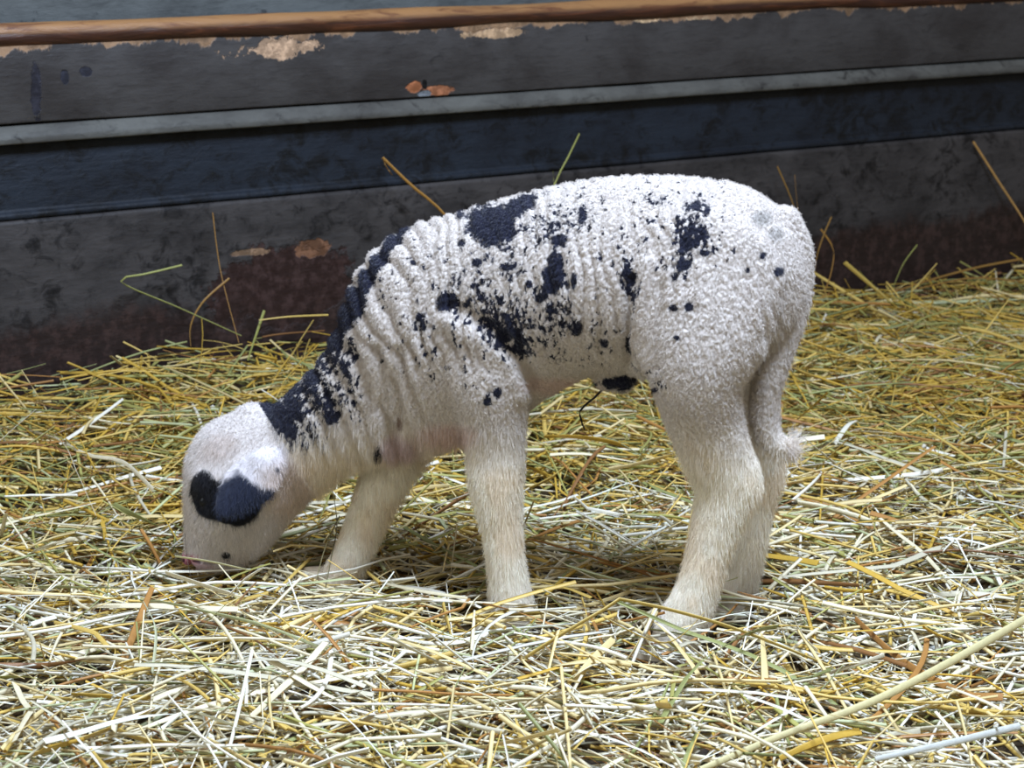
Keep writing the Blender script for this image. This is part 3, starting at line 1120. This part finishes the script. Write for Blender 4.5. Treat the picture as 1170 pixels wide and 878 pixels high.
def centre_lines(n, r, area, M=7, lenr=(0.04, 0.17), lift=(-0.022, 0.006), tilt=0.10, keep_near=False):
    x0, x1, y0, y1 = area
    x = r.uniform(x0, x1, n)
    y = r.uniform(y0, y1, n)
    th = r.uniform(0, 2 * math.pi, n)
    L = lenr[0] + (lenr[1] - lenr[0]) * r.random(n) ** 1.5
    kap = r.normal(0, 2.2, n) * (r.random(n) < 0.6)
    kink = r.normal(0, 0.5, n) * (r.random(n) < 0.22)
    t = np.linspace(-0.5, 0.5, M)
    ang = th[:, None] + kap[:, None] * t[None] * L[:, None] + kink[:, None] * (t[None] > r.uniform(-.3, .3, n)[:, None])
    dx = np.cos(ang) * (L / (M - 1))[:, None]
    dy = np.sin(ang) * (L / (M - 1))[:, None]
    X = x[:, None] + np.cumsum(dx, 1) - dx.sum(1, keepdims=True) / 2
    Y = y[:, None] + np.cumsum(dy, 1) - dy.sum(1, keepdims=True) / 2
    S = rise(X.ravel(), Y.ravel()).reshape(X.shape)
    base = S.mean(1, keepdims=True) * 0.5 + S * 0.5
    z = base + r.uniform(lift[0], lift[1], n)[:, None] + (r.normal(0, tilt, n) * L)[:, None] * t[None]
    bow = r.normal(0, 0.03, n) * L
    z = z + bow[:, None] * (1 - (2 * t[None]) ** 2)
    return np.stack([X, Y, z], -1)


straw_mat = pigment_mat('dry_straw', 0.42, 0.45, 0.0, bump=(900.0, 0.0003), transl=0.18, vary=0.35)
r = np.random.default_rng(21)


def in_view(C, margin=60):
    m = C[:, C.shape[1] // 2]
    a, b = project(m)
    return (a > -margin) & (a < 1170 + margin) & (b > 200) & (b < 878 + margin)


def ok_lines(C, clear=0.001):
    n, M, _ = C.shape
    f = field_at(C.reshape(-1, 3)).reshape(n, M).min(1)
    mid = (C[:, 1:] + C[:, :-1]) / 2
    f = np.minimum(f, field_at(mid.reshape(-1, 3)).reshape(n, M - 1).min(1))
    w = wall_front(C[..., 0].ravel(), C[..., 1].ravel()).reshape(n, M).min(1)
    dm = np.linalg.norm((C - P(238, 638, HY - 0.03)) * np.array([1, 0.8, 1]), axis=2)
    nearnose = ((dm < 0.040) & (C[..., 2] > 0.012)).any(1)
    return (f > clear) & (w > 0.004) & ~nearnose


chunks = []
AREA = (-1.2, 1.7, -0.75, 2.5)
for (cnt, lenr, lift, tilt, w0, w1) in ((29000, (0.04, 0.16), (-0.028, 0.000), 0.10, 0.0020, 0.0050),
                                      (19000, (0.06, 0.24), (-0.008, 0.010), 0.14, 0.0018, 0.0052),
                                      (7600, (0.04, 0.15), (-0.008, 0.014), 0.36, 0.0014, 0.0042)):
    C = centre_lines(cnt, r, AREA, 7, lenr, lift, tilt)
    # a step to either side must still find straw: keep a wide margin beyond the frame
    m = C[:, 3]
    a, b = project(m)
    C = C[(a > -480) & (a < 1650) & (b < 1120) & ok_lines(C)]
    n_ = len(C)
    w = w0 + (w1 - w0) * r.random(n_) ** 1.6
    blade_ = r.random(n_) < 0.45
    w = np.where(blade_, w * 1.35, w * 0.9)
    th_ = np.where(blade_, 0.0006, w * 0.8)
    Vs, Qs = stalk_arrays(C, w, th_, 5, 0.35, np.where(blade_, r.normal(0, 1.2, n_), 0), r.normal(0, 0.7, n_))
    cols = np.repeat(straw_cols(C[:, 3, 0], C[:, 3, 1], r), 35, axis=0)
    chunks.append((Vs, Qs, cols))
off = 0
VV, QQ, CC = [], [], []
for Vs, Qs, cs in chunks:
    VV.append(Vs)
    QQ.append(Qs + off)
    CC.append(cs)
    off += len(Vs)
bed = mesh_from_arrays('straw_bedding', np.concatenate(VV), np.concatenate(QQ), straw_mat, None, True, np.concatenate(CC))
bed['kind'] = 'stuff'
bed['label'] = 'thick bed of loose yellow and cream straw covering the barn floor'
bed['category'] = 'straw'
print('straw in the bed', off // 35)


def one_stalk(C, width, thick, colr, label, group, M=None, taper=0.3, roll=0.0, twist=0.0, name='straw_stalk', S=8):
    C = np.asarray(C, float)
    mid = C.mean(0)
    mid[2] = C[:, 2].min()
    Vs, Qs = stalk_arrays((C - mid)[None], np.array([width]), np.array([thick]), S, taper, np.array([twist]), np.array([roll]))
    M_ = len(C)
    # end caps
    cc = np.tile(np.array(colr), (len(Vs), 1))
    # faint growth rings / nodes keep a colour of their own
    o = mesh_from_arrays(name, Vs, Qs, straw_mat, None, True, cc)
    o.location = mid
    o['label'] = label
    o['category'] = 'straw'
    if group:
        o['group'] = group
    return o


def smooth_line(pts, M=14):
    pts = np.asarray(pts, float)
    A = catmull(pts, 0.004)
    idx = np.linspace(0, len(A) - 1, M).round().astype(int)
    return A[idx]


# particular stalks: (pixels, depth at each point, width mm, thickness mm, colour, label)
cY, cG, cB, cW, cO = srgb(206, 176, 92), srgb(156, 156, 84), srgb(176, 130, 62), srgb(236, 226, 196), srgb(150, 112, 52)


def ground_Y(px, py, h=0.008):
    dz = 439.0 - py
    up = -F * sp + dz * cp
    fw = F * cp + dz * sp
    return CAM[1] + (h - CAM[2]) / up * fw


def wall_Y(px, out=0.03):
    dx = px - 585.0
    d = np.array([dx, F * cp])
    t = ((W0 + WN * out - CAM[:2]) @ WN) / (d @ WN)
    return CAM[1] + d[1] * t


def gp(px, py, h=0.010):
    Y = ground_Y(px, py, h)
    return P(px, py, Y)


def wl(px, py, out=0.03):
    return P(px, py, wall_Y(px, out))


special = [
    ([wl(243, 243, .02), wl(252, 310, .04), wl(273, 392, .09)], 2.6, 1.2, cB, 'tall thin straw standing upright against the brown rot patch of the board'),
    ([wl(208, 303, .03), wl(172, 312, .03), wl(138, 322, .03), wl(205, 352, .07), wl(276, 384, .12)], 2.6, 0.9, cG, 'thin bent green straw with a folded-back tip beside the rot patch'),
    ([wl(262, 318, .05), wl(232, 345, .06), wl(218, 372, .08), wl(218, 396, .10)], 2.8, 0.7, cO, 'curved straw blade arching up just left of the tall upright straw'),
    ([wl(302, 355, .08), wl(292, 385, .09), wl(283, 412, .12)], 4.0, 0.8, cG, 'short broad green blade standing up below the rot patch'),
    ([wl(375, 360, .10), wl(330, 362, .10), wl(296, 366, .09)], 2.5, 0.7, cY, 'pale straw lying level in front of the rot patch behind the neck'),
    ([wl(437, 180, .02), wl(470, 212, .04), wl(506, 243, .06), wl(560, 310, .12), wl(600, 370, .2)], 4.4, 1.4, cB, 'golden straw leaning on the dark board, its top showing above the withers'),
    ([wl(437, 180, .025), wl(441, 190, .03), wl(448, 200, .035)], 2.0, .6, cO, 'short dark sliver beside the golden straw above the withers'),
    ([wl(662, 153, .02), wl(648, 182, .04), wl(633, 212, .05), wl(600, 300, .12), wl(585, 360, .2)], 2.8, 1.0, cG, 'green straw sticking up above the middle of the back'),
    ([wl(632, 196, .05), wl(633, 212, .05), wl(636, 290, .12), wl(640, 350, .18)], 2.0, .7, cG, 'short green blade beside the straw sticking up above the back'),
    ([wl(1112, 162, .02), wl(1140, 206, .03), wl(1172, 256, .05), wl(1215, 335, .12)], 4.0, 1.8, srgb(190, 146, 84), 'long golden straw leaning on the wall at the right edge'),
    ([wl(888, 190, .03), wl(905, 230, .04), wl(912, 262, .06), wl(918, 320, .12)], 2.2, .6, cO, 'thin dry stem standing behind the rump, leftmost of the cluster'),
    ([wl(908, 200, .04), wl(911, 235, .05), wl(917, 268, .07), wl(924, 320, .12)], 2.6, .6, cB, 'straight dry stem standing behind the rump'),
    ([wl(950, 248, .05), wl(940, 272, .06), wl(932, 300, .08), wl(930, 335, .12)], 2.8, .6, cO, 'curved dry blade rising behind the tail head'),
    ([wl(938, 262, .05), wl(952, 285, .06), wl(950, 310, .08), wl(942, 335, .12)], 3.0, .6, cB, 'crumpled dry leaf hooking over behind the tail head'),
    ([wl(965, 300, .10), wl(995, 326, .12), wl(1025, 352, .16)], 7.0, 1.6, srgb(206, 176, 88), 'broad yellow straw slanting down right of the rump'),
    ([wl(1048, 280, .04), wl(1032, 302, .05), wl(1020, 330, .08)], 2.2, .6, cG, 'small dull green blade upright against the wall right of the rump'),
    ([wl(1168, 296, .06), wl(1120, 305, .06), wl(1070, 318, .07), wl(1020, 334, .10)], 4.0, .8, cO, 'arched straw lying along the foot of the wall at right'),
    ([wl(1168, 322, .10), wl(1110, 318, .10), wl(1050, 330, .12)], 3.4, .8, cO, 'second arched straw just in front of the foot of the wall at right'),
    ([gp(30, 492, .03), gp(70, 505, .05), gp(88, 540, .04), gp(110, 590, .02)], 3.4, .8, cW, 'pale bent straw arching over the heap at the left edge'),
    ([gp(175, 560, .03), gp(140, 528, .035), gp(100, 520, .03), gp(62, 500, .03)], 5.0, .7, cW, 'broad whitish blade bowed over the heap left of the face'),
    ([gp(165, 690, .035), gp(178, 720, .03), gp(174, 770, .02)], 6.0, 1.0, srgb(206, 206, 170), 'short broad pale green blade standing out of the straw below the nose'),
    ([gp(190, 655, .03), gp(230, 668, .03), gp(268, 680, .025)], 6.5, 1.2, cW, 'broad whitish straw lying just below the muzzle'),
    ([gp(262, 680, .03), gp(280, 662, .035), gp(300, 650, .03)], 5.0, .8, cW, 'pale split straw end beside the muzzle'),
    ([gp(600, 752, .015), gp(650, 720, .038), gp(704, 689, .056), gp(712, 686, .057), gp(770, 698, .052), gp(850, 722, .034), gp(950, 762, .012)], 4.6, 2.2, srgb(196, 168, 88), 'long kinked straw bent in front of the near hind foot'),
    ([gp(690, 706, .04), gp(760, 735, .035), gp(805, 700, .045)], 2.2, .7, cY, 'thin straw crossing the near hind fetlock'),
    ([gp(1185, 700, .04), gp(1080, 760, .035), gp(990, 805, .03), gp(900, 838, .02), gp(800, 880, .014)], 7.5, 3.0, srgb(214, 202, 150), 'long thick pale stem sweeping up across the lower right corner'),
    ([gp(1165, 830, .02), gp(1090, 848, .02), gp(1000, 868, .018)], 6.0, 2.0, srgb(206, 206, 196), 'thick greyish straw lying at the lower right edge'),
    ([gp(906, 706, .03), gp(920, 730, .035), gp(934, 744, .03)], 7.0, .8, cW, 'frayed white straw end right of the hind feet'),
    ([gp(690, 800, .01), gp(640, 845, .02), gp(585, 878, .02)], 4.6, 1.6, cW, 'white straw pointing to the lower edge of the picture below the forefoot'),
    ([gp(380, 560, .05), gp(385, 600, .04), gp(378, 640, .025), gp(372, 672, .015)], 2.4, .6, srgb(120, 112, 78), 'thin dark weed stem standing beside the far forefoot'),
    ([gp(388, 590, .05), gp(372, 625, .035), gp(360, 668, .015)], 1.8, .5, srgb(140, 130, 90), 'second thin weed stem crossing the far forefoot'),
    ([gp(211, 610, .05), gp(214, 640, .04), gp(220, 668, .02)], 1.6, .5, srgb(96, 84, 70), 'thin dark stalk standing right in front of the nose'),
    ([gp(200, 636, .045), gp(240, 642, .042), gp(285, 652, .03)], 2.6, .7, srgb(206, 200, 150), 'pale thin straw crossing the muzzle'),
    ([gp(560, 800, .02), gp(590, 830, .02), gp(625, 872, .02)], 4.6, 1.0, cW, 'flat white blade slanting down below the near forefoot'),
]
for (pts, w, th_, c_, lab) in special:
    C = smooth_line(pts, 16)
    C[:, 2] = np.maximum(C[:, 2], -0.01)
    one_stalk(C, w / 1000., th_ / 1000., c_, lab, None, roll=1.15, taper=0.35)

# the rest of the 300 that show largest: foreground stalks lying on top of the bed
need = 300 - len(special)
C = centre_lines(2600, r, (-0.55, 0.62, -0.55, 0.75), 9, (0.08, 0.28), (0.006, 0.018), 0.12)
a, b = project(C[:, 4])
C = C[(a > 20) & (a < 1150) & (b > 470) & (b < 862) & ok_lines(C, 0.003)]
C = C[:need]
zones = [('on the bed below the nose', 'loose straws in the left foreground'), ('on the bed in front of the forefeet', 'loose straws in front of the forefeet'),
         ('on the bed around the hind feet', 'loose straws around the hind feet'), ('on the bed right of the hind legs', 'loose straws in the right foreground'),
         ('on the bed behind the lamb\'s legs', 'loose straws behind the legs')]
tones = ['cream', 'golden', 'deep yellow', 'pale cream', 'whitish', 'olive', 'dull green', 'pale green', 'brown', 'dark brown', 'greyish']
for i in range(len(C)):
    x_, y_ = project(C[i][4:5])
    x_, y_ = x_[0], y_[0]
    z_ = 4 if y_ < 600 else 0 if x_ < 330 else 1 if x_ < 660 else 2 if x_ < 900 else 3
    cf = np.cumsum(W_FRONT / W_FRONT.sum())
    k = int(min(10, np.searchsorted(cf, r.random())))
    isb = r.random() < 0.5
    w = r.uniform(0.0035, 0.0078) if isb else r.uniform(0.0026, 0.0048)
    kind = 'blade' if isb else 'round stem'
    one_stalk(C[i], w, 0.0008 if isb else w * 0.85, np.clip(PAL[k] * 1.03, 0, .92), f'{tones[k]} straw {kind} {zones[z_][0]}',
              f'{tones[k]} {kind}s, {zones[z_][1]}', roll=r.normal(0, 0.6), twist=r.normal(0, 0.8) if isb else 0)

# umbilical cord: a dried dark string hanging from the belly
um = [P(694, 440, YB(700)), P(684, 450, YB(700)), P(672, 460, YB(700)), P(663, 470, YB(700)), P(664, 481, YB(700)), P(668, 491, YB(700))]
C = smooth_line(um, 20) - ORG
C += (np.random.default_rng(3).random(C.shape) - .5) * 0.0008
Vs, Qs = stalk_arrays(C[None], np.array([0.0026]), np.array([0.0022]), 8, 0.35)
cord = mesh_from_arrays('umbilical_cord', Vs, Qs, plain('dried_dark_skin', (0.012, 0.010, 0.014), 0.5), lamb)
cord['label'] = 'dried dark umbilical cord hanging under the belly'
